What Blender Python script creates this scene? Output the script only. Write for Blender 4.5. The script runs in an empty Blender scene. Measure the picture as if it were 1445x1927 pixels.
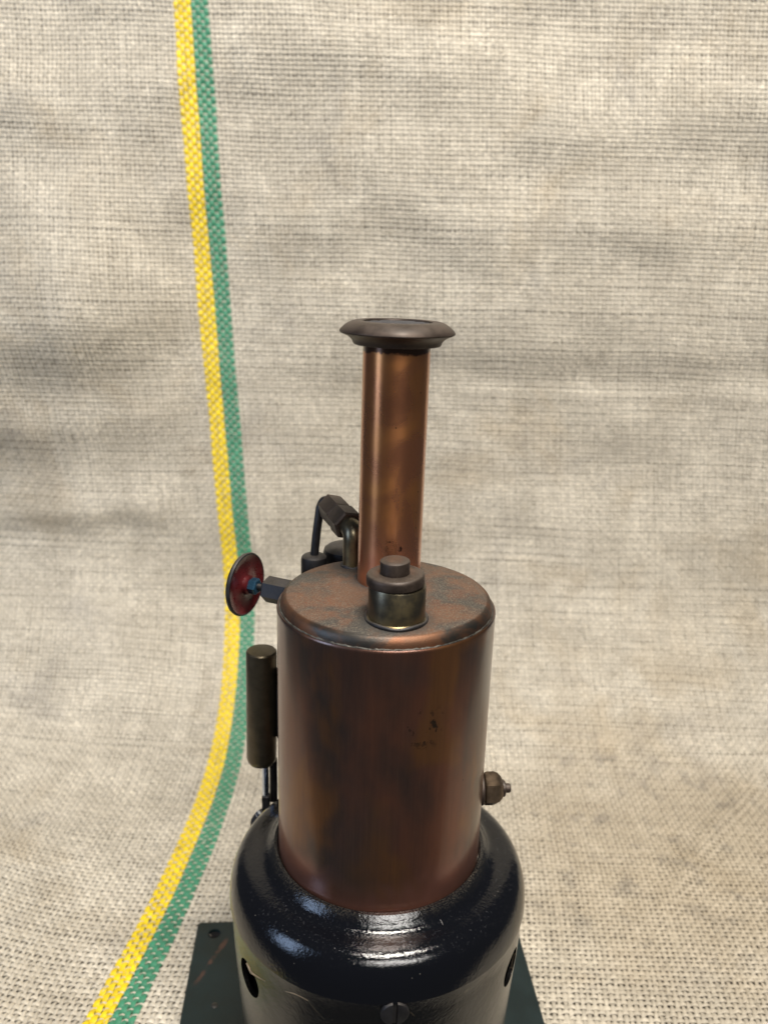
import bpy, bmesh, math
import numpy as np
from mathutils import Vector, Matrix

# ------------------------------------------------------------------ units
# modelling unit R = boiler radius (35 mm); z = 0 of the model is the boiler rim, the cloth lies at z = -6
R = 0.035
ZG = 6.0
def W(p):
    return Vector((p[0]*R, p[1]*R, (p[2]+ZG)*R))
sc = bpy.context.scene
col = sc.collection

# ------------------------------------------------------------------ camera
FPX, PITCH, ROLL = 1575.5, 0.294695, 0.0300222
CAMP = (-0.046, -7.146, 3.0405)
cam_d = bpy.data.cameras.new('camera'); cam = bpy.data.objects.new('camera', cam_d); col.objects.link(cam)
fw = Vector((0, math.cos(PITCH), -math.sin(PITCH))); rt = Vector((1, 0, 0)); dn = Vector((0, -math.sin(PITCH), -math.cos(PITCH)))
r2 = rt*math.cos(ROLL) - dn*math.sin(ROLL); d2 = rt*math.sin(ROLL) + dn*math.cos(ROLL)
M = Matrix((r2, -d2, -fw)).transposed().to_4x4(); M.translation = W(CAMP); cam.matrix_world = M
cam_d.sensor_fit = 'VERTICAL'; cam_d.sensor_height = 36.0; cam_d.lens = FPX/1927*36.0
cam_d.clip_start = 0.01; cam_d.clip_end = 50
cam_d.dof.use_dof = True; cam_d.dof.focus_distance = 7.75*R; cam_d.dof.aperture_fstop = 12.5
sc.camera = cam

# ------------------------------------------------------------------ light
w = bpy.data.worlds.new('World'); sc.world = w; w.use_nodes = True
bg = w.node_tree.nodes['Background']; bg.inputs[0].default_value = (0.92, 0.95, 1.0, 1); bg.inputs[1].default_value = 0.075
def area(name, loc, target, sx, sy, power, colr):
    l = bpy.data.lights.new(name, 'AREA'); l.shape = 'RECTANGLE'; l.size = sx; l.size_y = sy; l.energy = power; l.color = colr
    o = bpy.data.objects.new(name, l); col.objects.link(o); o.location = loc
    o.rotation_euler = (Vector(target)-Vector(loc)).to_track_quat('-Z', 'Y').to_euler()
    return o
area('ceiling_lamp', (0.17, -0.30, 1.45), (0.0, 0.20, 0.1), 0.44, 0.10, 21.0, (1.0, 0.94, 0.86))
area('room_lamp', (0.42, -1.38, 1.50), (0.05, 0.3, 0.15), 1.0, 0.5, 31.0, (1.0, 0.965, 0.915))
area('window_light', (-1.20, -0.62, 0.58), (0, 0.1, 0.15), 0.36, 0.85, 7.0, (0.50, 0.68, 1.0))
sc.view_settings.view_transform = 'Standard'; sc.view_settings.look = 'None'
sc.view_settings.exposure = 0.0; sc.view_settings.gamma = 1.0; sc.view_settings.use_curve_mapping = False

# ------------------------------------------------------------------ materials
class NT:
    def __init__(s, name):
        s.m = bpy.data.materials.new(name); s.m.use_nodes = True; s.t = s.m.node_tree
        s.b = s.t.nodes['Principled BSDF']
        tc = s.t.nodes.new('ShaderNodeTexCoord'); mp = s.t.nodes.new('ShaderNodeMapping')
        s.t.links.new(tc.outputs['Object'], mp.inputs[0]); mp.inputs['Scale'].default_value = (1/R,)*3
        s.co = mp.outputs[0]
        s.geo = s.t.nodes.new('ShaderNodeNewGeometry')
    def lk(s, a, b):
        if hasattr(a, 'links') or isinstance(a, bpy.types.NodeSocket): s.t.links.new(a, b)
        elif isinstance(a, (tuple, list)): b.default_value = tuple(a) + ((1,) if len(a) == 3 and b.type == 'RGBA' else ())
        else: b.default_value = a
    def set(s, k, v): s.lk(v, s.b.inputs[k])
    def scaled(s, sv, off=(0, 0, 0)):
        n = s.t.nodes.new('ShaderNodeMapping'); s.t.links.new(s.co, n.inputs[0]); n.inputs['Scale'].default_value = sv; n.inputs['Location'].default_value = off
        return n.outputs[0]
    def noise(s, scale, detail=4, rough=.55, vec=None, dist=0):
        n = s.t.nodes.new('ShaderNodeTexNoise'); s.t.links.new(vec or s.co, n.inputs['Vector'])
        n.inputs['Scale'].default_value = scale; n.inputs['Detail'].default_value = detail; n.inputs['Roughness'].default_value = rough; n.inputs['Distortion'].default_value = dist
        return n.outputs['Fac']
    def voro(s, scale, vec=None, feature='F1'):
        n = s.t.nodes.new('ShaderNodeTexVoronoi'); n.feature = feature; s.t.links.new(vec or s.co, n.inputs['Vector']); n.inputs['Scale'].default_value = scale
        return n.outputs['Distance']
    def ramp(s, v, a, b, lo=0.0, hi=1.0):
        n = s.t.nodes.new('ShaderNodeMapRange'); n.interpolation_type = 'SMOOTHSTEP'; s.lk(v, n.inputs[0])
        n.inputs[1].default_value = a; n.inputs[2].default_value = b; n.inputs[3].default_value = lo; n.inputs[4].default_value = hi
        return n.outputs[0]
    def mix(s, f, a, b):
        n = s.t.nodes.new('ShaderNodeMix'); n.data_type = 'RGBA'; s.lk(f, n.inputs[0]); s.lk(a, n.inputs[6]); s.lk(b, n.inputs[7])
        return n.outputs[2]
    def math(s, op, a, b=0.0, c=None):
        n = s.t.nodes.new('ShaderNodeMath'); n.operation = op; s.lk(a, n.inputs[0]); s.lk(b, n.inputs[1])
        if c is not None: s.lk(c, n.inputs[2])
        return n.outputs[0]
    def xyz(s, which, vec=None):
        n = s.t.nodes.new('ShaderNodeSeparateXYZ'); s.t.links.new(vec or s.co, n.inputs[0]); return n.outputs[which]
    def near(s, p, vec=None):
        n = s.t.nodes.new('ShaderNodeVectorMath'); n.operation = 'DISTANCE'; s.t.links.new(vec or s.co, n.inputs[0]); n.inputs[1].default_value = p
        return n.outputs['Value']
    def bump(s, h, strength=.2, dist=.01):
        n = s.t.nodes.new('ShaderNodeBump'); s.lk(h, n.inputs['Height']); n.inputs['Strength'].default_value = strength; n.inputs['Distance'].default_value = dist*R
        if s.b.inputs['Normal'].links: s.t.links.new(s.b.inputs['Normal'].links[0].from_socket, n.inputs['Normal'])
        s.t.links.new(n.outputs[0], s.b.inputs['Normal'])
    def up(s): return s.xyz(2, s.geo.outputs['Normal'])
Z = lambda z: z + ZG        # model z -> material z (object space of the engine root starts on the cloth)

def m_boiler():
    n = NT('patinated_copper')
    streak = n.noise(1, 5, .6, n.scaled((26, 26, 1.0)))
    fine = n.noise(1, 3, .6, n.scaled((90, 90, 2.2)))
    big = n.noise(1.5, 4, .5, n.scaled((1, 1, .45), (0, 0, .4)), .2)
    big2 = n.noise(1.9, 3, .5, n.scaled((1, 1, .55), (3.1, 1.7, 9.2)), .2)
    c = n.mix(n.ramp(big, .32, .66), (.082, .058, .049), (.200, .080, .046))
    c = n.mix(n.ramp(big2, .50, .68), c, (.215, .094, .036))
    c = n.mix(n.ramp(n.noise(1.1, 3, .5, n.scaled((1, 1, .6), (7, 2, 4))), .52, .72, 0, .6), c, (.075, .064, .060))
    c = n.mix(n.ramp(streak, .35, .70, .0, .16), c, (.05, .036, .030))
    c = n.mix(n.ramp(fine, .52, .80, 0, .22), c, (.21, .11, .07))
    zz = n.math('ADD', n.xyz(2), n.math('MULTIPLY', n.math('SUBTRACT', big2, .5), .9))
    c = n.mix(n.ramp(zz, Z(-2.55), Z(-2.1), .7, 0), c, (.40, .175, .125))
    sp = n.math('MULTIPLY', n.ramp(n.near((.36, -.92, Z(-.74))), .08, .26, 1, 0), n.ramp(n.noise(13, 4, .7), .555, .62, 0, .85))
    c = n.mix(sp, c, (.02, .018, .012))
    sp = n.ramp(n.voro(7.0, n.scaled((1, 1, 1), (.3, .1, .2))), .05, .02, 1, 0)
    sp = n.math('MULTIPLY', n.ramp(n.voro(6.5), .035, .06, 1, 0), n.ramp(n.noise(3), .55, .6))
    c = n.mix(sp, c, (.02, .016, .012))
    n.set('Base Color', c); n.set('Metallic', .86); n.set('Coat Weight', .45); n.set('Coat Roughness', .15)
    n.set('Roughness', n.ramp(n.math('ADD', big, n.math('MULTIPLY', fine, .4)), .4, .95, .27, .42))
    n.bump(fine, .10, .006); n.bump(big2, .10, .03)
    return n.m
def m_dome():
    n = NT('dusty_copper')
    a = n.noise(1.9, 6, .62, n.scaled((1, 1, 1), (2.1, 1.2, .4)), .5)
    sp = n.noise(38, 3, .7); gr = n.noise(75, 2, .8)
    c = n.mix(n.ramp(a, .39, .58), (.068, .062, .054), (.185, .092, .052))
    c = n.mix(n.ramp(n.noise(3.5, 4, .6), .52, .68, 0, .5), c, (.23, .085, .038))
    z = n.xyz(2)
    top = n.ramp(n.up(), .86, .99)
    c = n.mix(n.math('MULTIPLY', top, n.ramp(gr, .50, .66, 0, .75)), c, (.30, .26, .20))
    c = n.mix(n.math('MULTIPLY', top, n.ramp(sp, .42, .7, .12, .62)), c, (.125, .108, .084))
    # sooty solder rings round the fittings
    for p, r0 in (((.085, -.60, Z(.13)), .30), ((.015, .25, Z(.13)), .36), ((-.335, .63, Z(.13)), .19)):
        d = n.math('ADD', n.near(p), n.math('MULTIPLY', n.noise(6), .18))
        c = n.mix(n.ramp(d, r0, r0+.20, .75, 0), c, (.060, .060, .056))
    n.set('Base Color', c); n.set('Metallic', n.ramp(top, 0, 1, .9, .55)); n.set('Roughness', n.ramp(n.math('ADD', n.math('MULTIPLY', top, .35), n.math('MULTIPLY', a, .5)), .1, .6, .42, .68))
    n.bump(gr, .25, .006); n.bump(n.noise(5), .15, .03)
    return n.m
def m_chimney():
    n = NT('polished_copper')
    fine = n.noise(1, 4, .6, n.scaled((6, 6, 70)))
    vert = n.noise(1, 3, .6, n.scaled((24, 24, .7)))
    big = n.noise(2.2, 4, .55, dist=.6)
    c = n.mix(n.ramp(big, .30, .72), (.54, .215, .105), (.60, .250, .085))
    c = n.mix(n.ramp(vert, .5, .8, 0, .35), c, (.44, .195, .075))
    c = n.mix(n.ramp(n.noise(1.6, 4, .6, n.scaled((1, 1, .7), (5, 1, 2))), .52, .76, 0, .4), c, (.34, .180, .080))
    zz = n.math('ADD', n.xyz(2), n.math('MULTIPLY', n.math('SUBTRACT', n.noise(9, 4, .7), .5), .10))
    c = n.mix(n.ramp(zz, Z(2.255), Z(2.28), 0, .9), c, (.03, .018, .014))
    c = n.mix(n.ramp(zz, Z(.9), Z(.35), 0, .6), c, (.60, .26, .16))
    sp = n.math('MULTIPLY', n.ramp(n.voro(9.0), .04, .065, 1, 0), n.ramp(n.noise(2.5), .52, .56))
    c = n.mix(sp, c, (.02, .014, .01))
    sp = n.math('MULTIPLY', n.ramp(n.near((.07, -.04, Z(.56))), .05, .13, 1, 0), n.ramp(n.noise(19, 4, .7), .55, .62, 0, .9))
    c = n.mix(sp, c, (.015, .01, .008))
    n.set('Base Color', c); n.set('Metallic', .95); n.set('Coat Weight', .5); n.set('Coat Roughness', .16)
    tg = n.t.nodes.new('ShaderNodeTangent'); tg.direction_type = 'RADIAL'; tg.axis = 'Z'; n.t.links.new(tg.outputs[0], n.b.inputs['Tangent']); n.set('Anisotropic', .65); n.set('Anisotropic Rotation', .25)
    n.set('Roughness', n.ramp(big, .3, .7, .24, .34))
    n.bump(fine, .10, .006); n.bump(n.noise(40, 2), .06, .006)
    return n.m
def m_brass():
    n = NT('aged_brass')
    a = n.noise(5, 4, .6); b = n.noise(1, 3, .6, n.scaled((18, 18, 3)))
    c = n.mix(n.ramp(a, .38, .66), (.105, .093, .070), (.22, .175, .095))
    c = n.mix(n.ramp(b, .45, .7, 0, .5), c, (.14, .12, .085))
    c = n.mix(n.ramp(n.math('ADD', n.xyz(2), n.math('MULTIPLY', a, .1)), Z(.27), Z(.19), 0, .55), c, (.25, .185, .085))
    n.set('Base Color', c); n.set('Metallic', .92); n.set('Roughness', n.ramp(a, .3, .7, .28, .42)); n.bump(n.noise(30), .08, .008)
    return n.m
def m_gun(name='dark_bronze', base=(.042, .030, .023), dust=.42):
    n = NT(name)
    a = n.noise(6, 4, .6); g = n.noise(70, 2, .8)
    c = n.mix(n.ramp(a, .35, .7), base, tuple(x*1.75 for x in base))
    top = n.ramp(n.up(), .5, .98)
    c = n.mix(n.math('MULTIPLY', top, n.ramp(g, .40, .70, .15, dust)), c, (.125, .100, .074))
    n.set('Base Color', c); n.set('Metallic', n.ramp(top, 0, 1, .6, .15)); n.set('Roughness', n.ramp(a, .3, .7, .42, .58)); n.bump(g, .15, .006)
    return n.m
def m_black():
    n = NT('black_enamel')
    peel = n.noise(26, 3, .65); sp = n.noise(60, 2, .8); big = n.noise(2.2, 4, .6)
    dust = n.math('MULTIPLY', n.ramp(n.up(), .35, .95), n.ramp(n.noise(40, 3, .8), .57, .72, .0, .34))
    dust = n.math('MULTIPLY', dust, n.ramp(big, .3, .65, .25, 1.0))
    c = n.mix(dust, (.0030, .0034, .0050), (.12, .12, .125))
    d = n.math('ADD', n.math('SQRT', n.math('ADD', n.math('POWER', n.xyz(0), 2), n.math('POWER', n.xyz(1), 2))), n.math('MULTIPLY', peel, .10))
    c = n.mix(n.math('MULTIPLY', n.ramp(d, 1.16, 1.10), n.ramp(n.noise(75, 3, .7), .42, .66)), c, (.034, .030, .024))
    flake = n.math('MULTIPLY', n.ramp(n.voro(17), .05, .075, 1, 0), n.ramp(n.noise(4), .56, .62))
    c = n.mix(flake, c, (.20, .18, .15))
    wall = n.ramp(n.math('ADD', n.xyz(2), n.math('MULTIPLY', n.noise(8), .04)), Z(-3.05), Z(-3.15), 0, 1)
    c = n.mix(n.math('MULTIPLY', wall, .85), c, (.0042, .0040, .0034))
    cr = n.ramp(n.voro(2.3, n.scaled((1, 1, .7), (2.2, 1.4, .3)), 'DISTANCE_TO_EDGE'), .004, .010, 1, 0)
    cr = n.math('MULTIPLY', cr, n.math('MULTIPLY', wall, n.ramp(n.noise(5, 4, .7), .50, .58)))
    c = n.mix(n.math('MULTIPLY', cr, .5), c, (.09, .07, .045))
    n.set('Base Color', c); n.set('Metallic', 0.0)
    n.set('Roughness', n.math('ADD', n.ramp(dust, 0, .25, .075, .24), n.math('MULTIPLY', wall, .10)))
    n.set('Specular IOR Level', .48)
    n.bump(n.noise(34, 3, .7), .22, .012); n.bump(n.noise(7, 3), .14, .03); n.bump(sp, .12, .006)
    return n.m
def m_plain(name, colr, rough, metal, var=.35, bscale=20, bstr=.1):
    n = NT(name); a = n.noise(7, 4, .6)
    n.set('Base Color', n.mix(n.ramp(a, .3, .7), tuple(x*(1-var) for x in colr), tuple(x*(1+var) for x in colr)))
    n.set('Roughness', n.ramp(n.noise(12), .3, .7, rough*.85, rough*1.15)); n.set('Metallic', metal); n.bump(n.noise(bscale), bstr, .01)
    return n.m
def m_plate():
    n = NT('green_black_paint')
    a = n.noise(3, 4, .6); g = n.noise(60, 2, .8)
    c = n.mix(n.ramp(a, .3, .7), (.0035, .0115, .0125), (.006, .017, .018))
    c = n.mix(n.ramp(g, .64, .78, 0, .25), c, (.05, .06, .056))
    v = n.scaled((1, 1, 1)); x, y = n.xyz(0), n.xyz(1)
    # one long rust-coloured scratch beside the screw hole
    ln = n.math('ABSOLUTE', n.math('ADD', n.math('SUBTRACT', x, n.math('MULTIPLY', y, .343)), 2.735))
    ln = n.math('ADD', ln, n.math('MULTIPLY', n.math('SUBTRACT', n.noise(7), .5), .07))
    sc_ = n.math('MULTIPLY', n.ramp(ln, .015, .04, 1, 0), n.math('MULTIPLY', n.ramp(y, 1.25, 1.55), n.ramp(y, 2.04, 2.16, 1, 0)))
    sc_ = n.math('MULTIPLY', sc_, n.ramp(n.noise(5, 3), .38, .52))
    c = n.mix(n.math('MULTIPLY', sc_, .75), c, (.10, .045, .030))
    n.set('Base Color', c); n.set('Roughness', n.ramp(a, .3, .7, .30, .45)); n.bump(n.noise(25), .12, .01)
    return n.m
def m_yarn(name, colr, stain=True, spec=.5, rough=.46):
    n = NT(name)
    at = n.t.nodes.new('ShaderNodeAttribute'); at.attribute_name = 'tone'
    tone = at.outputs['Fac']
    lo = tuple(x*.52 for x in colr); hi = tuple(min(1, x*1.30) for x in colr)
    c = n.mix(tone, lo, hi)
    if stain:
        c = n.mix(n.ramp(n.noise(.42, 5, .6, dist=.6), .52, .72, 0, .40), c, (.40, .30, .17))          # yellowish patches
        c = n.mix(n.ramp(n.noise(.55, 5, .65, n.scaled((1, 1, 1), (4, 7, 2)), .5), .54, .74, 0, .42), c, (.24, .22, .20))  # grey grime
        c = n.mix(n.ramp(n.noise(3.2, 4, .7, n.scaled((1, 1, 1), (9, 1, 3))), .60, .78, 0, .40), c, (.14, .125, .11))
        c = n.mix(n.ramp(n.near((2.82, 9.36, Z(2.23))), .05, .16, .6, 0), c, (.12, .11, .09))
    if stain:
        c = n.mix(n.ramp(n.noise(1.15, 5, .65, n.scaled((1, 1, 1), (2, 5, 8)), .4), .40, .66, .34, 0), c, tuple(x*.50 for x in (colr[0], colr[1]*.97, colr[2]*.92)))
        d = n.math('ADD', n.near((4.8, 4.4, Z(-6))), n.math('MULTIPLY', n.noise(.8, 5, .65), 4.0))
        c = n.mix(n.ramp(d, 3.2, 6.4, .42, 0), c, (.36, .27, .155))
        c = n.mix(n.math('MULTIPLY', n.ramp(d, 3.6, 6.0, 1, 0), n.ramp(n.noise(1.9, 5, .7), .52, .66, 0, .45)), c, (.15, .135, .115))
    fib = n.noise(110, 2, .6)
    c = n.mix(n.ramp(fib, .5, .8, 0, .30), c, tuple(min(1, x*1.35) for x in colr))
    n.set('Base Color', c); n.set('Roughness', rough); n.set('Specular IOR Level', spec)
    n.set('Sheen Weight', .25); n.set('Sheen Roughness', .4)
    n.bump(fib, .35, .012)
    return n.m

MAT = dict(boiler=m_boiler(), dome=m_dome(), chimney=m_chimney(), brass=m_brass(), gun=m_gun(), black=m_black(),
           gun2=m_gun('blackened_steel', (.020, .019, .020), .45), plate=m_plate(),
           cylbrass=m_plain('oil_darkened_brass', (.105, .085, .056), .34, .85, .14),
           steel=m_plain('bright_steel', (.60, .66, .80), .2, 1.0, .1), blue=m_plain('sky_tinted_steel', (.035, .10, .17), .28, .7, .25),  # hub nut's blue sky reflection is put into its base colour
           red=m_plain('dark_red_enamel', (.060, .007, .008), .30, 0, .35), bronze=m_plain('brown_bronze', (.19, .135, .088), .32, .85), chip=m_plain('bare_tan_metal', (.30, .22, .13), .5, .3), lint=m_plain('lint', (.20, .19, .18), .7, 0), soot_and_shade=m_plain('soot_and_shade', (.006, .005, .005), .95, 0, .5),  # the soot black also stands in for shade in plate holes and screw slot
           solder=m_plain('grey_solder', (.075, .070, .060), .5, .5, .6, 30, .6))

# ------------------------------------------------------------------ mesh helpers
def finish(name, bm, mat, parent, sharp=35, bevel=0):
    me = bpy.data.meshes.new(name)
    bmesh.ops.recalc_face_normals(bm, faces=bm.faces); bm.to_mesh(me); bm.free()
    for p in me.polygons: p.use_smooth = True
    me.set_sharp_from_angle(angle=math.radians(sharp))
    me.materials.append(mat)
    o = bpy.data.objects.new(name, me); col.objects.link(o); o.parent = parent
    return o
def frame(axis):
    a = Vector(axis).normalized()
    t = Vector((0, 0, 1)) if abs(a.z) < .9 else Vector((0, 1, 0))
    x = t.cross(a).normalized(); y = a.cross(x)
    return Matrix((x, y, a)).transposed()
def lathe(bm, prof, c=(0, 0, 0), axis=(0, 0, 1), seg=96, closed=False, roll=0.0, wob=0):
    """revolve (r, h) pairs about axis through c (model units)"""
    F = frame(axis) if tuple(axis) != (0, 0, 1) else Matrix.Identity(3)
    rings = []
    for r, h in prof:
        if r < 1e-6:
            rings.append([bm.verts.new(W(Vector(c)+F@Vector((0, 0, h))))]); continue
        ring = []
        for k in range(seg):
            a = 2*math.pi*k/seg + roll
            rr = r*(1+wob*(math.sin(3*a+1)+.6*math.sin(5*a+2.2)))
            ring.append(bm.verts.new(W(Vector(c)+F@Vector((rr*math.cos(a), rr*math.sin(a), h)))))
        rings.append(ring)
    pairs = list(zip(rings[:-1], rings[1:])) + ([(rings[-1], rings[0])] if closed else [])
    for A, B in pairs:
        for k in range(seg):
            a0, a1 = A[k % len(A)], A[(k+1) % len(A)]; b0, b1 = B[k % len(B)], B[(k+1) % len(B)]
            f = []
            for v in (a0, a1, b1, b0):
                if v not in f: f.append(v)
            if len(f) > 2: bm.faces.new(f)
    if not closed:
        for ring in (rings[0], rings[-1]):
            if len(ring) > 2: bm.faces.new(ring)
def part(name, prof, mat, parent, c=(0, 0, 0), axis=(0, 0, 1), seg=96, closed=False, roll=0.0, sharp=35, wob=0):
    bm = bmesh.new(); lathe(bm, prof, c, axis, seg, closed, roll, wob); return finish(name, bm, MAT[mat], parent, sharp)
def hexpart(name, c, axis, length, across, mat, parent, ch=.03, roll=0.0, bore=None):
    """hexagonal nut, chamfered ends; starts at c and runs along axis"""
    r = across/2/math.cos(math.pi/6)
    return part(name, [(0, 0), (r*.86, 0), (r*.985, ch*.6), (r, ch*1.1), (r, length-ch*1.1), (r*.985, length-ch*.6), (r*.86, length), (0, length)], mat, parent, c, axis, 6, False, roll, 25)
def tube(bm, pts, r, seg=20):
    pts = [Vector(p) for p in pts]; n = len(pts); rings = []; px = None
    for i, p in enumerate(pts):
        t = (pts[min(i+1, n-1)]-pts[max(i-1, 0)]).normalized()
        if px is None: px = (Vector((0, 0, 1)) if abs(t.z) < .9 else Vector((1, 0, 0))).cross(t).normalized()
        px = (px - t*px.dot(t)).normalized(); py = t.cross(px)
        rr = r[i] if isinstance(r, (list, tuple)) else r
        rings.append([bm.verts.new(W(p+px*rr*math.cos(2*math.pi*k/seg)+py*rr*math.sin(2*math.pi*k/seg))) for k in range(seg)])
    for A, B in zip(rings[:-1], rings[1:]):
        for k in range(seg): bm.faces.new((A[k], A[(k+1) % seg], B[(k+1) % seg], B[k]))
    bm.faces.new(rings[0]); bm.faces.new(rings[-1])
def arcpts(p0, p1, p2, k=10):
    p0, p1, p2 = map(Vector, (p0, p1, p2))
    return [p0*(1-t)**2 + p1*2*t*(1-t) + p2*t*t for t in [i/k for i in range(k+1)]]
def boxpart(name, c, size, mat, parent, rz=0.0, bev=.012, tilt=None):
    bm = bmesh.new(); bmesh.ops.create_cube(bm, size=1)
    for v in bm.verts: v.co = Vector((v.co.x*size[0], v.co.y*size[1], v.co.z*size[2]))
    bmesh.ops.bevel(bm, geom=bm.edges[:], offset=bev, segments=3, affect='EDGES')
    Rm = Matrix.Rotation(rz, 3, 'Z')
    for v in bm.verts: v.co = W(Rm@v.co + Vector(c))
    return finish(name, bm, MAT[mat], parent)
def cut(o, cutters):
    for c in cutters:
        m = o.modifiers.new('cut', 'BOOLEAN'); m.operation = 'DIFFERENCE'; m.object = c; m.solver = 'EXACT'
    bpy.context.view_layer.update()
    dg = bpy.context.evaluated_depsgraph_get(); me = bpy.data.meshes.new_from_object(o.evaluated_get(dg))
    o.modifiers.clear(); o.data = me
    for p in me.polygons: p.use_smooth = True
    me.set_sharp_from_angle(angle=math.radians(35))
    for c in cutters: bpy.data.objects.remove(c)

# ------------------------------------------------------------------ burlap cloth
rng = np.random.default_rng(7)
YC, RA, Y0 = 5.2, 3.9, -3.0
SF = YC-Y0; SA = SF + RA*np.pi/2
CP = [0.2969690564285878, -7.813034834109395, 23.100223700533178, -22.773193848623627, 4.486566351207753, 3.042452997324071, -3.843799213440346]
def ss(v, a, b):
    t = np.clip((v-a)/(b-a), 0, 1); return t*t*(3-2*t)
def vnoise(x, y, seed):
    g = np.random.default_rng(seed).uniform(-1, 1, (64, 64))
    xi, yi = np.floor(x).astype(int), np.floor(y).astype(int); fx, fy = x-xi, y-yi
    fx = fx*fx*(3-2*fx); fy = fy*fy*(3-2*fy)
    G = lambda i, j: g[i % 64, j % 64]
    return (G(xi, yi)*(1-fx)+G(xi+1, yi)*fx)*(1-fy) + (G(xi, yi+1)*(1-fx)+G(xi+1, yi+1)*fx)*fy
# folds: polyline (x, s), x fade in/out, sigma above, sigma below, height
FOLDS = [([(-7.6, 18.5), (-5.0, 18.8), (-3.75, 19.1)], (-12, -11, -6.2, -3.6), 1.3, 2.0, .70),
         ([(-7.6, 17.78), (-5.5, 18.10), (-3.75, 18.66)], (-12, -11, -4.6, -3.3), .66, .60, .17),
         ([(-7.7, 16.10), (-5.6, 16.27), (-4.3, 16.55)], (-12, -11, -4.6, -3.4), .42, .38, .13),
         ([(-7.9, 14.20), (-5.1, 14.52)], (-12, -11, -5.2, -3.8), .34, .24, .10),
         ([(-7.2, 22.05), (-4.0, 22.35)], (-12, -11, -4.2, -3.3), .46, .62, .20),
         ([(-7.2, 20.2), (-4.0, 20.5)], (-12, -11, -4.2, -3.0), .5, .5, .12),
         ([(-2.95, 17.75), (1.7, 17.92), (7.3, 18.02)], (-3.2, -1.6, 11, 12), .85, .42, .085),
         ([(1.7, 16.90), (7.4, 16.97)], (.6, 2.4, 11, 12), .18, .75, .075),
         ([(-2.6, 19.95), (-.5, 20.25), (1.6, 19.92), (4.2, 20.35), (7.0, 20.26)], (-3.4, -2.2, 11, 12), .62, .42, .10),
         ([(-2.9, 22.95), (-.5, 23.08), (3.0, 22.6)], (-3.2, -2.6, .5, 2.8), .5, .4, .09),
         ([(2.0, 21.7), (7.0, 22.3)], (1.5, 3.5, 11, 12), .5, .45, .13),
         ([(4.28, 6.08), (5.45, 7.56), (7.3, 9.6)], (4.0, 4.8, 9, 10), .20, .14, .07),
         ([(3.2, 13.4), (8.5, 14.4)], (2.6, 4.5, 11, 12), .9, .8, .16),
         ([(-8.0, 11.9), (-4.2, 11.2)], (-12, -11, -5.4, -3.6), .8, .7, .14)]
def fold(x, s):
    h = np.zeros_like(x)
    for pl, fx, su, sd, A in FOLDS:
        px, ps = np.array(pl).T
        s0 = np.interp(x, px, ps, left=None, right=None) + .07*vnoise(x*.9+3, 0*x+A*50, 5)
        d = s-s0; sg = np.where(d > 0, su, sd)
        h += A*np.exp(-.5*(d/sg)**2)*ss(x, fx[0], fx[1])*(1-ss(x, fx[2], fx[3]))
    wall = ss(s, 8.5, 12.5)
    h += wall*(.16*vnoise(x*.33+1, s*.42+2, 11) + .05*vnoise(x*.62+9+.25*s, s*.85+5, 12) + .012*vnoise(x*1.3, s*1.9, 13))
    h += (1-wall)*.035*np.maximum(0, vnoise(x*.5+4, s*.5, 14))*ss(np.hypot(x, s-3), 3.6, 5.5)
    return h
def surf0(u, t, disp=True):
    s = t + .07*np.minimum(u+.2, 0)**2*(1-ss(t, 5, 11))
    s = s + (.03*vnoise(u*.7+2, t*.45, 21)*ss(t, 9, 12))
    x = np.polyval(CP, np.clip(s, 0, 27)/20) + u
    a = np.clip((s-SF)/RA, 0, np.pi/2); wl = np.maximum(s-SA, 0)
    y = np.where(s < SF, Y0+s, YC+RA*np.sin(a)+.05*wl)
    z = np.where(s < SF, -6., -6+RA*(1-np.cos(a))+wl)
    if disp:
        h = fold(x, s)
        y = y - np.sin(a)*h; z = z + np.cos(a)*h
    return np.stack([x, y, z], -1)
def surf(u, t):
    P = surf0(u, t); e = .02
    du = surf0(u+e, t)-P; dt = surf0(u, t+e)-P
    du /= np.linalg.norm(du, axis=-1, keepdims=True); dt /= np.linalg.norm(dt, axis=-1, keepdims=True)
    n = np.cross(du, dt); n /= np.linalg.norm(n, axis=-1, keepdims=True)
    return P, du, dt, n
PU, PT = .0755, .0800
U = np.arange(-6.6, 12.6, PU); T = np.arange(.75, 26.2, PT)
U = U - U[np.argmin(np.abs(U))] - PU/2            # the stripe edge falls between two warps
U = U + rng.normal(0, .04*PU, U.size); T = T + rng.normal(0, .045*PT, T.size)
def mesh_from(name, V, F, mat, parent, tone=None):
    me = bpy.data.meshes.new(name)
    me.vertices.add(len(V)); me.vertices.foreach_set('co', V.astype(np.float32).ravel())
    me.loops.add(F.size); me.loops.foreach_set('vertex_index', F.astype(np.int32).ravel())
    me.polygons.add(len(F)); me.polygons.foreach_set('loop_start', np.arange(0, F.size, F.shape[1], dtype=np.int32))
    me.polygons.foreach_set('use_smooth', np.ones(len(F), dtype=bool))
    me.update(calc_edges=True)
    if tone is not None:
        at = me.attributes.new('tone', 'FLOAT', 'POINT'); at.data.foreach_set('value', tone.astype(np.float32).ravel())
    me.materials.append(mat)
    o = bpy.data.objects.new(name, me); col.objects.link(o); o.parent = parent
    return o
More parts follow.
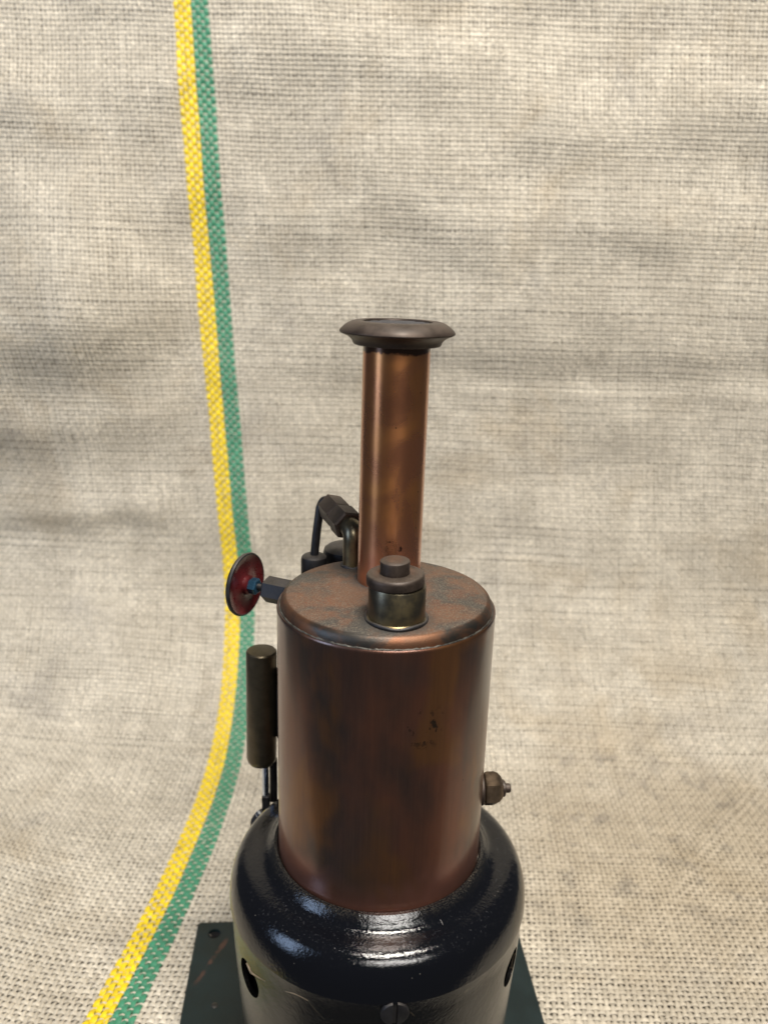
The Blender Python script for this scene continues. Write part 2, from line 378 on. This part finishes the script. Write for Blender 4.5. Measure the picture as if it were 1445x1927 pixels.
def ribbons(name, P, Wd, N, hw, crown, tone, mat, parent):
    n, m = P.shape[:2]
    L = P - Wd*hw[..., None]; Rr = P + Wd*hw[..., None]; C = P + N*crown[..., None]
    V = np.stack([L, C, Rr], 2).reshape(-1, 3)
    V = np.stack([V[:, 0]*R, V[:, 1]*R, (V[:, 2]+ZG)*R], -1)
    idx = np.arange(n*m*3).reshape(n, m, 3)
    F = np.concatenate([np.stack([idx[:, :-1, k], idx[:, :-1, k+1], idx[:, 1:, k+1], idx[:, 1:, k]], -1).reshape(-1, 4) for k in (0, 1)])
    o = mesh_from(name, V, F, mat, parent, np.repeat(tone[..., None], 3, 2))
    o['kind'] = 'stuff'
    return o
cloth = bpy.data.objects.new('burlap_cloth', None); col.objects.link(cloth)
cloth['kind'] = 'structure'; cloth['label'] = 'coarse beige burlap cloth with a yellow and green stripe, sweeping up behind'; cloth['category'] = 'cloth'
HW = .0160    # half the weave's thickness
LIFT = -.036
NAT = (.585, .525, .420)
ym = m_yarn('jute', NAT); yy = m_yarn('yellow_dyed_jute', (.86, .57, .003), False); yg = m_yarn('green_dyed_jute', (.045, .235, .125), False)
# warps
tt = np.arange(0, T.size-.5, .5); Ts = np.interp(tt, np.arange(T.size), T)
uu = np.repeat(U[:, None], Ts.size, 1) + .10*PU*vnoise(Ts[None]*1.3+0*U[:, None], 17.3*np.arange(U.size)[:, None]+0*Ts[None], 31)
vv = np.repeat(Ts[None], U.size, 0)
P, du, dt, nn = surf(uu, vv)
par = np.where(np.arange(U.size) % 2 == 0, 1., -1.)[:, None]
wave = np.cos(np.pi*tt)[None]*par
slub = vnoise(vv*2.2, 7.7*np.arange(U.size)[:, None]+0*vv, 33)
wid = PU*(.330+.016*rng.normal(size=(U.size, 1)).clip(-1.6, 1.6)+.03*slub+.035*rng.normal(size=slub.shape))
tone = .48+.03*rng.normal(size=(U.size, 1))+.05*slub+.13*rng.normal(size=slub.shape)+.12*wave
lift = np.where((U > -.30) & (U < .275), .014, 0.)[:, None]
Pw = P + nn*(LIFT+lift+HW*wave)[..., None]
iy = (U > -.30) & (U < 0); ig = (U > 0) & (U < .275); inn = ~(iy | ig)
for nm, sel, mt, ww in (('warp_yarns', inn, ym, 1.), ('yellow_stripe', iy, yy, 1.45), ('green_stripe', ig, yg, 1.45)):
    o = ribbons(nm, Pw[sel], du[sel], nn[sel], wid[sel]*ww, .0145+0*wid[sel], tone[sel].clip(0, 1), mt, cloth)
    if nm != 'warp_yarns': o['label'] = nm.split('_')[0] + ' woven stripe running up the burlap'
# wefts
ui = np.arange(0, U.size-.5, .5); Us = np.interp(ui, np.arange(U.size), U)
tv = np.repeat(T[:, None], Us.size, 1) + .12*PT*vnoise(Us[None]*1.1+0*T[:, None], 13.1*np.arange(T.size)[:, None]+0*Us[None], 41)
uv = np.repeat(Us[None], T.size, 0)
P, du, dt, nn = surf(uv, tv)
# column of warp k is up where par*cos(pi*j) > 0, so the weft is down there
parj = np.where(np.arange(T.size) % 2 == 0, 1., -1.)[:, None]
wave = -np.cos(np.pi*ui)[None]*parj
slub = vnoise(uv*1.7, 9.3*np.arange(T.size)[:, None]+0*uv, 43)
wid = PT*(.345+.020*rng.normal(size=(T.size, 1)).clip(-1.6, 1.6)+.035*slub+.04*rng.normal(size=slub.shape))
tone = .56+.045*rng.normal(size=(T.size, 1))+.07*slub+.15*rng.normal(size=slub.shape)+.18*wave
st = ((uv > -.30) & (uv < .285)).astype(float)
wid = wid*(1-.28*st); wave = wave - .45*st
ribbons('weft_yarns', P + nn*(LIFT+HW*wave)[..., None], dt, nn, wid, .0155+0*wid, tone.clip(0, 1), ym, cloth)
# loose fibres standing off the weave
nf = 4200
fu = rng.uniform(-5.2, 11.4, nf); ft = rng.uniform(2.5, 25, nf)
P, du, dt, nn = surf(fu, ft)
th = rng.uniform(0, 2*np.pi, nf)[:, None]; d1 = du*np.cos(th)+dt*np.sin(th); d2_ = -du*np.sin(th)+dt*np.cos(th)
ln_ = rng.uniform(.05, .17, nf)[:, None]; cu = rng.normal(0, .5, nf)[:, None]
k = np.linspace(-1, 1, 7)
C = P[:, None]+d1[:, None]*(ln_*k[None])[..., None]*.5+d2_[:, None]*(ln_*cu*(k[None]**2-.4))[..., None]*.5+nn[:, None]*(.004+ln_*.16*(1-k[None]**2))[..., None]
ribbons('loose_fibres', C, np.repeat((d2_*.7+nn*.7)[:, None], 7, 1), np.repeat(nn[:, None], 7, 1), .0042*np.ones((nf, 7)), .0015*np.ones((nf, 7)), np.clip(rng.normal(.75, .15, nf), 0, 1)[:, None]+0*np.ones((nf, 7)), ym, cloth)
# backing seen through the open weave
bu, bt = np.meshgrid(np.linspace(-6.7, 12.6, 160), np.linspace(.72, 26.3, 260), indexing='ij')
P, du, dt, nn = surf(bu, bt); P = P - nn*.085
V = np.stack([P[..., 0]*R, P[..., 1]*R, (P[..., 2]+ZG)*R], -1).reshape(-1, 3)
ix = np.arange(bu.size).reshape(bu.shape)
F = np.stack([ix[:-1, :-1], ix[1:, :-1], ix[1:, 1:], ix[:-1, 1:]], -1).reshape(-1, 4)
bk = mesh_from('backing_sheet', V, F, m_plain('brown_backing', (.17, .150, .118), .9, 0, .3), None)
bk['kind'] = 'structure'; bk['label'] = 'plain brownish backing sheet showing through the open burlap weave'

# ------------------------------------------------------------------ steam engine
eng = bpy.data.objects.new('steam_engine', None); col.objects.link(eng)
eng['label'] = 'vertical copper toy steam engine with black firebox standing on green-black plate'; eng['category'] = 'steam engine'
# plate ------------------------------------------------------------
PZ = -5.93
bm = bmesh.new(); bmesh.ops.create_cube(bm, size=1)
PYAW = .08
PC = Vector((-.067, .316, PZ-.03)); PS = (4.46, 4.5, .06)
for v in bm.verts: v.co = Vector((v.co.x*PS[0], v.co.y*PS[1], v.co.z*PS[2]))
bmesh.ops.bevel(bm, geom=[e for e in bm.edges if abs(e.verts[0].co.z-e.verts[1].co.z) > .01], offset=.02, segments=3, affect='EDGES')
bmesh.ops.bevel(bm, geom=[e for e in bm.edges if abs(e.verts[0].co.z-e.verts[1].co.z) < .01 and e.verts[0].co.z > 0], offset=.012, segments=2, affect='EDGES')
Rp = Matrix.Rotation(PYAW, 3, 'Z')
for v in bm.verts: v.co = W(Rp@v.co + PC)
plate = finish('base_plate', bm, MAT['plate'], eng); plate['label'] = 'scratched green-black metal base plate'
holes = []
for hx, hy in ((-1, 1), (1, 1), (-1, -1), (1, -1)):
    p = Rp@Vector((hx*(PS[0]/2-.25), hy*(PS[1]/2-.22), 0)) + PC
    holes.append(part('cutter', [(.085, -.2), (.085, .2)], 'soot_and_shade', None, p, seg=24))
cut(plate, holes)
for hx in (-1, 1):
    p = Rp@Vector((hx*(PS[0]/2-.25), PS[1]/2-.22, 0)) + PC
    part('hole_shade_disc', [(0, -.028), (.084, -.028), (.084, -.018), (0, -.018)], 'soot_and_shade', plate, p, seg=24)  # black disc added to stand in for shade at the hole's bottom
p = Rp@Vector((-1.84, .864, 0)) + Vector((PC.x, PC.y, PZ))
part('rivet', [(.045, -.012), (.043, .004), (.03, .012), (0, .016)], 'solder', plate, p, seg=16)
# firebox -----------------------------------------------------------
outer = [(1.004, -2.60), (1.006, -2.575), (1.022, -2.562), (1.05, -2.566), (1.075, -2.590), (1.10, -2.622), (1.125, -2.650), (1.155, -2.670), (1.20, -2.683), (1.26, -2.692), (1.315, -2.704), (1.36, -2.725), (1.40, -2.758), (1.435, -2.810),
         (1.464, -2.88), (1.484, -2.96), (1.494, -3.05), (1.495, -3.10), (1.482, -3.108), (1.478, -3.125), (1.474, -3.3), (1.462, -3.6), (1.442, -3.9), (1.418, -4.3), (1.40, -4.7), (1.385, -5.2), (1.375, -5.7), (1.40, -5.86), (1.46, PZ)]
inner = [(1.42, PZ), (1.33, -5.7), (1.345, -5.2), (1.375, -4.3), (1.42, -3.6), (1.435, -3.1), (1.42, -2.95), (1.36, -2.82), (1.25, -2.74), (1.06, -2.72), (1.003, -2.70)]
fire = part('firebox', outer+inner, 'black', eng, seg=160, closed=True, sharp=50, wob=.0012); fire['label'] = 'glossy black enamelled firebox with rounded shoulder'
AZ = lambda deg, r, z: Vector((r*math.sin(math.radians(deg)), -r*math.cos(math.radians(deg)), z))
cs = [part('cutter', [(.185, -.35), (.185, .35)], 'soot_and_shade', None, AZ(a, 1.46, -3.52), AZ(a, 1, 0), 32) for a in (-54.5, 64.5, 125, 235)]
cut(fire, cs)
part('burner_floor', [(1.33, -4.62), (1.33, -4.58), (0, -4.58)], 'soot_and_shade', fire, seg=48)
# front screw
sd = AZ(6.8, 1, -.06); sp_ = AZ(6.8, 1.472, -3.20)
F_ = frame(sd); bms = bmesh.new()
for sg in (-1, 1):                                   # two halves of the head with the slot between them
    bmh = bmesh.new(); lathe(bmh, [(.125, -.02), (.125, .028), (.120, .036), (.105, .040), (0, .046)], sp_, sd, 40)
    g_ = bmesh.ops.bisect_plane(bmh, geom=bmh.verts[:]+bmh.edges[:]+bmh.faces[:], plane_co=W(sp_+F_@Vector((sg*.022, 0, 0))), plane_no=F_@Vector((sg, 0, 0)), clear_inner=True)
    bmesh.ops.holes_fill(bmh, edges=[e for e in bmh.edges if e.is_boundary])
    tmp = bpy.data.meshes.new('tmp'); bmh.to_mesh(tmp); bmh.free(); bms.from_mesh(tmp); bpy.data.meshes.remove(tmp)
scr = finish('screw', bms, MAT['gun2'], fire)
bmx = bmesh.new(); bmesh.ops.create_cube(bmx, size=1)
for v in bmx.verts: v.co = W(sp_ + F_@Vector((v.co.x*.043, v.co.y*.236, v.co.z*.02+.004)))
finish('slot_shade', bmx, MAT['soot_and_shade'], scr)  # black strip stands in for the shade down in the slot
# boiler --------------------------------------------------------------
boil = part('boiler', [(.96, -2.75), (1.0, -2.75), (1.0, -.9), (1.0, -.06), (1.002, -.028), (1.001, -.012), (.994, -.003), (.984, -.003), (.978, -.012), (.976, -.04), (.975, -.12), (.95, -.12)], 'boiler', eng, seg=160, closed=True, sharp=40)
boil['label'] = 'brown patinated copper boiler barrel'
dome = part('boiler_top', [(.974, -.03), (.971, -.005), (.968, .022), (.962, .048), (.951, .072), (.934, .089), (.910, .100), (.87, .108), (.78, .117), (.60, .127), (.3, .135), (0, .137)], 'dome', boil, seg=160, sharp=60, wob=.0008)
dome['label'] = 'dusty mottled copper top of the boiler'
# solder bead in the groove between barrel and top
bm = bmesh.new(); rg = np.random.default_rng(3); n = 260
pr = [(Vector((.972*math.cos(a), .972*math.sin(a), -.006+rg.uniform(-.004, .005))), rg.uniform(.008, .0135)) for a in np.linspace(0, 2*math.pi, n)]
tube(bm, [p for p, _ in pr], [r for _, r in pr], 8); finish('solder_seam', bm, MAT['solder'], boil, 60)
# chimney --------------------------------------------------------------
CX, CY = .015, .25
lean = Vector((.008, 0, 2.3)).normalized()
chim = part('chimney', [(.26, .10), (.296, .10), (.2955, 1.2), (.2955, 2.33), (.262, 2.33)], 'chimney', eng, (CX, CY, 0), lean, 96, True)
chim['label'] = 'copper chimney tube with bright brown sheen'
capprof = [(.262, 2.318), (.35, 2.318), (.378, 2.322), (.385, 2.332), (.392, 2.350), (.410, 2.374), (.440, 2.394), (.480, 2.410), (.499, 2.420), (.504, 2.430), (.501, 2.438), (.486, 2.456), (.460, 2.480), (.428, 2.501), (.398, 2.515), (.372, 2.521),
           (.318, 2.523), (.303, 2.519), (.298, 2.510), (.294, 2.48), (.262, 2.44)]
cp = part('chimney_cap', capprof, 'gun', chim, (CX, CY, 0), lean, 96, True, sharp=22, wob=.001); cp['label'] = 'flared dark bronze chimney rim'
part('opening_disc', [(.293, 2.455), (.293, 2.468), (.20, 2.470), (0, 2.470)], 'soot_and_shade', chim, (CX, CY, 0), lean, 48)  # black disc closing the chimney opening under the grate
gr = bmesh.new()
for k in range(-3, 4):
    h = math.sqrt(.285**2-(k*.08)**2)
    tube(gr, [(CX-h+.008, CY+k*.08, 2.497), (CX+h+.008, CY+k*.08, 2.497)], .013, 6)
finish('spark_grate', gr, MAT['gun2'], chim)
for ox, oy, ro in ((0, 0, .315),):
    bm = bmesh.new()
    tube(bm, [(CX+ro*math.cos(a), CY+ro*math.sin(a), .112+.005*math.sin(7*a)) for a in np.linspace(0, 2*math.pi, 60)], .022, 8)
    finish('base_solder', bm, MAT['gun2'], chim, 60)
# filler plug -----------------------------------------------------------
FX, FY = .085, -.60
fil = part('filler_sleeve', [(.20, .10), (.252, .10), (.252, .135), (.244, .142), (.243, .20), (.243, .418), (.239, .426), (.20, .426)], 'brass', eng, (FX, FY, 0), seg=96, closed=True)
fil['label'] = 'aged brass filler sleeve on the boiler top'
tl = Vector((-.03, .0, 1)).normalized()
fc = part('filler_cap', [(.0, .432), (.236, .432), (.243, .438), (.245, .448), (.245, .495), (.242, .510), (.234, .522), (.218, .529), (.142, .533), (.130, .527), (0, .527)], 'gun', fil, (FX-.004, FY, 0), tl, 96)
part('knob', [(0, .52), (.122, .52), (.126, .530), (.124, .55), (.126, .622), (.123, .634), (.112, .643), (.07, .648), (0, .649)], 'gun', fc, (FX-.008, FY, 0), tl, 64)
bm = bmesh.new()
tube(bm, [(FX+.256*math.cos(a), FY+.256*math.sin(a), .124+.006*math.sin(5*a)) for a in np.linspace(0, 2*math.pi, 60)], .018, 8)
finish('base_solder', bm, MAT['gun2'], fil, 60)
# steam pipe --------------------------------------------------------------
RX, RY = -.335, .63
EL = Vector((RX, RY, .47)); nd = Vector((-.265, .57, .075)).normalized()
ris = bmesh.new()
tube(ris, [(RX, RY, .10), (RX, RY, .2), (RX, RY, .36)] + arcpts((RX, RY, .39), (RX, RY, .475), Vector((RX, RY, .475))+nd*.12, 10)+[Vector((RX, RY, .475))+nd*.2], .104, 28)
ris = finish('steam_elbow', ris, MAT['brass'], eng, 50); ris['label'] = 'brass steam elbow beside the chimney'
bm = bmesh.new()
tube(bm, [(RX+.105*math.cos(a), RY+.105*math.sin(a), .120+.006*math.sin(5*a)) for a in np.linspace(0, 2*math.pi, 40)], .022, 8)
finish('base_solder', bm, MAT['gun2'], ris, 60)
N0 = Vector((RX, RY, .475)) + nd*.12
hexpart('union_nut', N0, nd, .24, .275, 'gun', ris, .03, .2)
hexpart('union_nut', N0+nd*.25, nd, .29, .255, 'gun', ris, .03, .25)
E0 = N0+nd*.52
E1 = E0+nd*.10+Vector((-.02, 0, .03)); E2 = E1+Vector((-.03, .02, -.14))
CH = Vector((-.775, 1.26, 0))
bm = bmesh.new(); tube(bm, [E0, E0+nd*.02] + arcpts(E0+nd*.03, E0+nd*.16+Vector((-.01, 0, .075)), Vector((CH.x+.055, CH.y+.02, .50)), 12)+[Vector((CH.x+.02, CH.y, .2)), CH+Vector((0, 0, -.05))], .045, 18)
finish('steam_pipe', bm, MAT['gun2'], ris, 50)
# valve -------------------------------------------------------------------
val = part('valve_chest', [(0, -.9), (.13, -.9), (.14, -.88), (.14, -.06), (.132, -.03), (.11, -.012), (.06, -.006), (0, -.004)], 'gun2', eng, CH, seg=48)
val['label'] = 'dark steel valve chest behind the boiler'
part('displacement_lubricator', [(0, -.6), (.25, -.6), (.26, -.58), (.262, -.10), (.25, -.05), (.21, -.02), (.12, -.004), (0, 0)], 'gun2', eng, (-.44, 1.55, .02), seg=64)
VA = Vector((-1.455, .90, -.225)); vd = Vector((.915, -.40, -.0)).normalized()
part('bridge', [(0, 0), (.09, 0), (.09, .75), (0, .75)], 'gun2', val, (-.80, 1.27, -.25), (-.1, -.62, 0), 24)
hexpart('gland_nut', VA+vd*.25, vd, .32, .235, 'gun2', val, .03, .25)
part('spindle', [(0, -.02), (.034, -.02), (.034, .30), (0, .30)], 'gun2', val, VA, vd, 20)
hw_ = part('hand_wheel', [(0, .028), (.10, .028), (.12, .016), (.21, -.004), (.29, .008), (.318, .024), (.328, .020), (.332, .004), (.325, -.016), (.30, -.028), (.2, -.03), (0, -.03)], 'red', val, VA, vd, 64, sharp=28)
hw_['label'] = 'dark red enamelled valve hand wheel'
part('rim', [(.306, .013), (.318, .0265), (.329, .023), (.335, .004), (.327, -.018), (.310, -.030), (.302, -.026)], 'gun2', hw_, VA, vd, 64, True)
part('hub_collar', [(0, 0), (.105, .02), (.098, .062), (.08, .072), (0, .072)], 'red', val, VA, vd, 40)
hexpart('hub_nut', VA+vd*.066, vd, .09, .15, 'blue', val, .015, .05)
# cylinder -------------------------------------------------------------------
CYX, CYY = -1.30, 1.0
cyl = part('engine_cylinder', [(0, -2.41), (.10, -2.41), (.135, -2.395), (.158, -2.36), (.166, -2.32), (.166, -1.06), (.163, -1.035), (.150, -1.022), (.10, -1.015), (0, -1.012)], 'cylbrass', eng, (CYX, CYY, 0), (.012, 0, 1), 64)
cyl['label'] = 'dark brass oscillating cylinder beside the boiler'
part('piston_rod', [(0, -2.86), (.037, -2.86), (.037, -2.40), (0, -2.40)], 'steel', cyl, (CYX+.012, CYY, 0), seg=24)
boxpart('rod_end', (CYX+.015, CYY, -2.92), (.085, .10, .20), 'gun2', cyl)
part('guide_rod', [(0, -2.95), (.045, -2.95), (.045, -2.40), (0, -2.40)], 'gun2', cyl, (CYX+.09, CYY+.08, 0), seg=20)
boxpart('port_face', (CYX+.20, CYY-.02, -1.66), (.10, .20, .85), 'gun2', cyl, .5, .03)
boxpart('mounting_bracket', (CYX+.42, CYY-.18, -1.66), (.50, .16, .55), 'gun2', cyl, -.42, .02)
crk = part('crank_disc', [(0, -.03), (.16, -.03), (.17, -.018), (.17, .018), (.16, .03), (0, .03)], 'gun2', eng, (CYX-.005, CYY+.02, -3.19), (.5, -.86, 0), 48)
crk['label'] = 'dark crank disc behind the firebox'
part('crank_pin', [(0, 0), (.04, 0), (.04, .07), (0, .07)], 'steel', crk, (CYX-.075, CYY-.01, -3.07), (.5, -.86, 0), 16)
part('crank_shaft', [(0, 0), (.05, 0), (.05, .75), (0, .75)], 'gun2', crk, (CYX-.005, CYY+.02, -3.19), (.9, .3, 0), 20)
boxpart('bearing_block', (-.72, 1.45, -3.42), (.22, .22, 5.02-0.0), 'gun2', crk, .2, .02)
# level plug -------------------------------------------------------------------
LP = Vector((.98, .10, -2.03)); ld = Vector((.995, .08, 0)).normalized()
lev = part('level_plug', [(0, -.03), (.165, -.03), (.165, .035), (.155, .045), (.09, .05), (.09, .085), (0, .085)], 'gun', eng, LP, ld, 48)
lev['label'] = 'bronze level plug on the right of the boiler'
part('plug_nut', [(0, .05), (.140, .05), (.168, .062), (.176, .080), (.176, .155), (.162, .190), (.130, .222), (.105, .238), (.09, .245), (0, .245)], 'bronze', lev, LP, ld, 6, False, .30, 25)
part('plug_collar', [(0, .23), (.085, .23), (.085, .262), (.075, .27), (0, .27)], 'gun', lev, LP, ld, 32)
part('plug_stem', [(0, .25), (.048, .25), (.046, .318), (.038, .328), (0, .328)], 'gun', lev, LP, ld, 32)
# wear and lint on the firebox -------------------------------------------------------------------
def strand(name, pts, r, mat, parent):
    bm = bmesh.new(); tube(bm, pts, r, 6); return finish(name, bm, MAT[mat], parent, 80)
def onwall(p, extra):
    f = (math.hypot(p[0], p[1])+extra)/math.hypot(p[0], p[1]); return (p[0]*f, p[1]*f, p[2])
strand('paint_chip', [onwall(p, .004) for p in ((-1.205, -.832, -3.362), (-1.180, -.867, -3.369), (-1.155, -.894, -3.405), (-1.10, -.967, -3.363), (-1.056, -1.016, -3.340), (-.997, -1.078, -3.310))], [.012, .015, .016, .012, .009, .004], 'chip', fire)
strand('paint_chip', [onwall(p, .003) for p in ((-.793, -1.239, -3.25), (-.716, -1.287, -3.22), (-.651, -1.321, -3.215), (-.583, -1.353, -3.225))], [.002, .0035, .003, .0015], 'chip', fire)
strand('lint', [(.503, -.90, -2.626), (.523, -.94, -2.640), (.560, -.965, -2.655), (.585, -1.0, -2.665), (.592, -1.03, -2.668)], .0028, 'lint', fire)
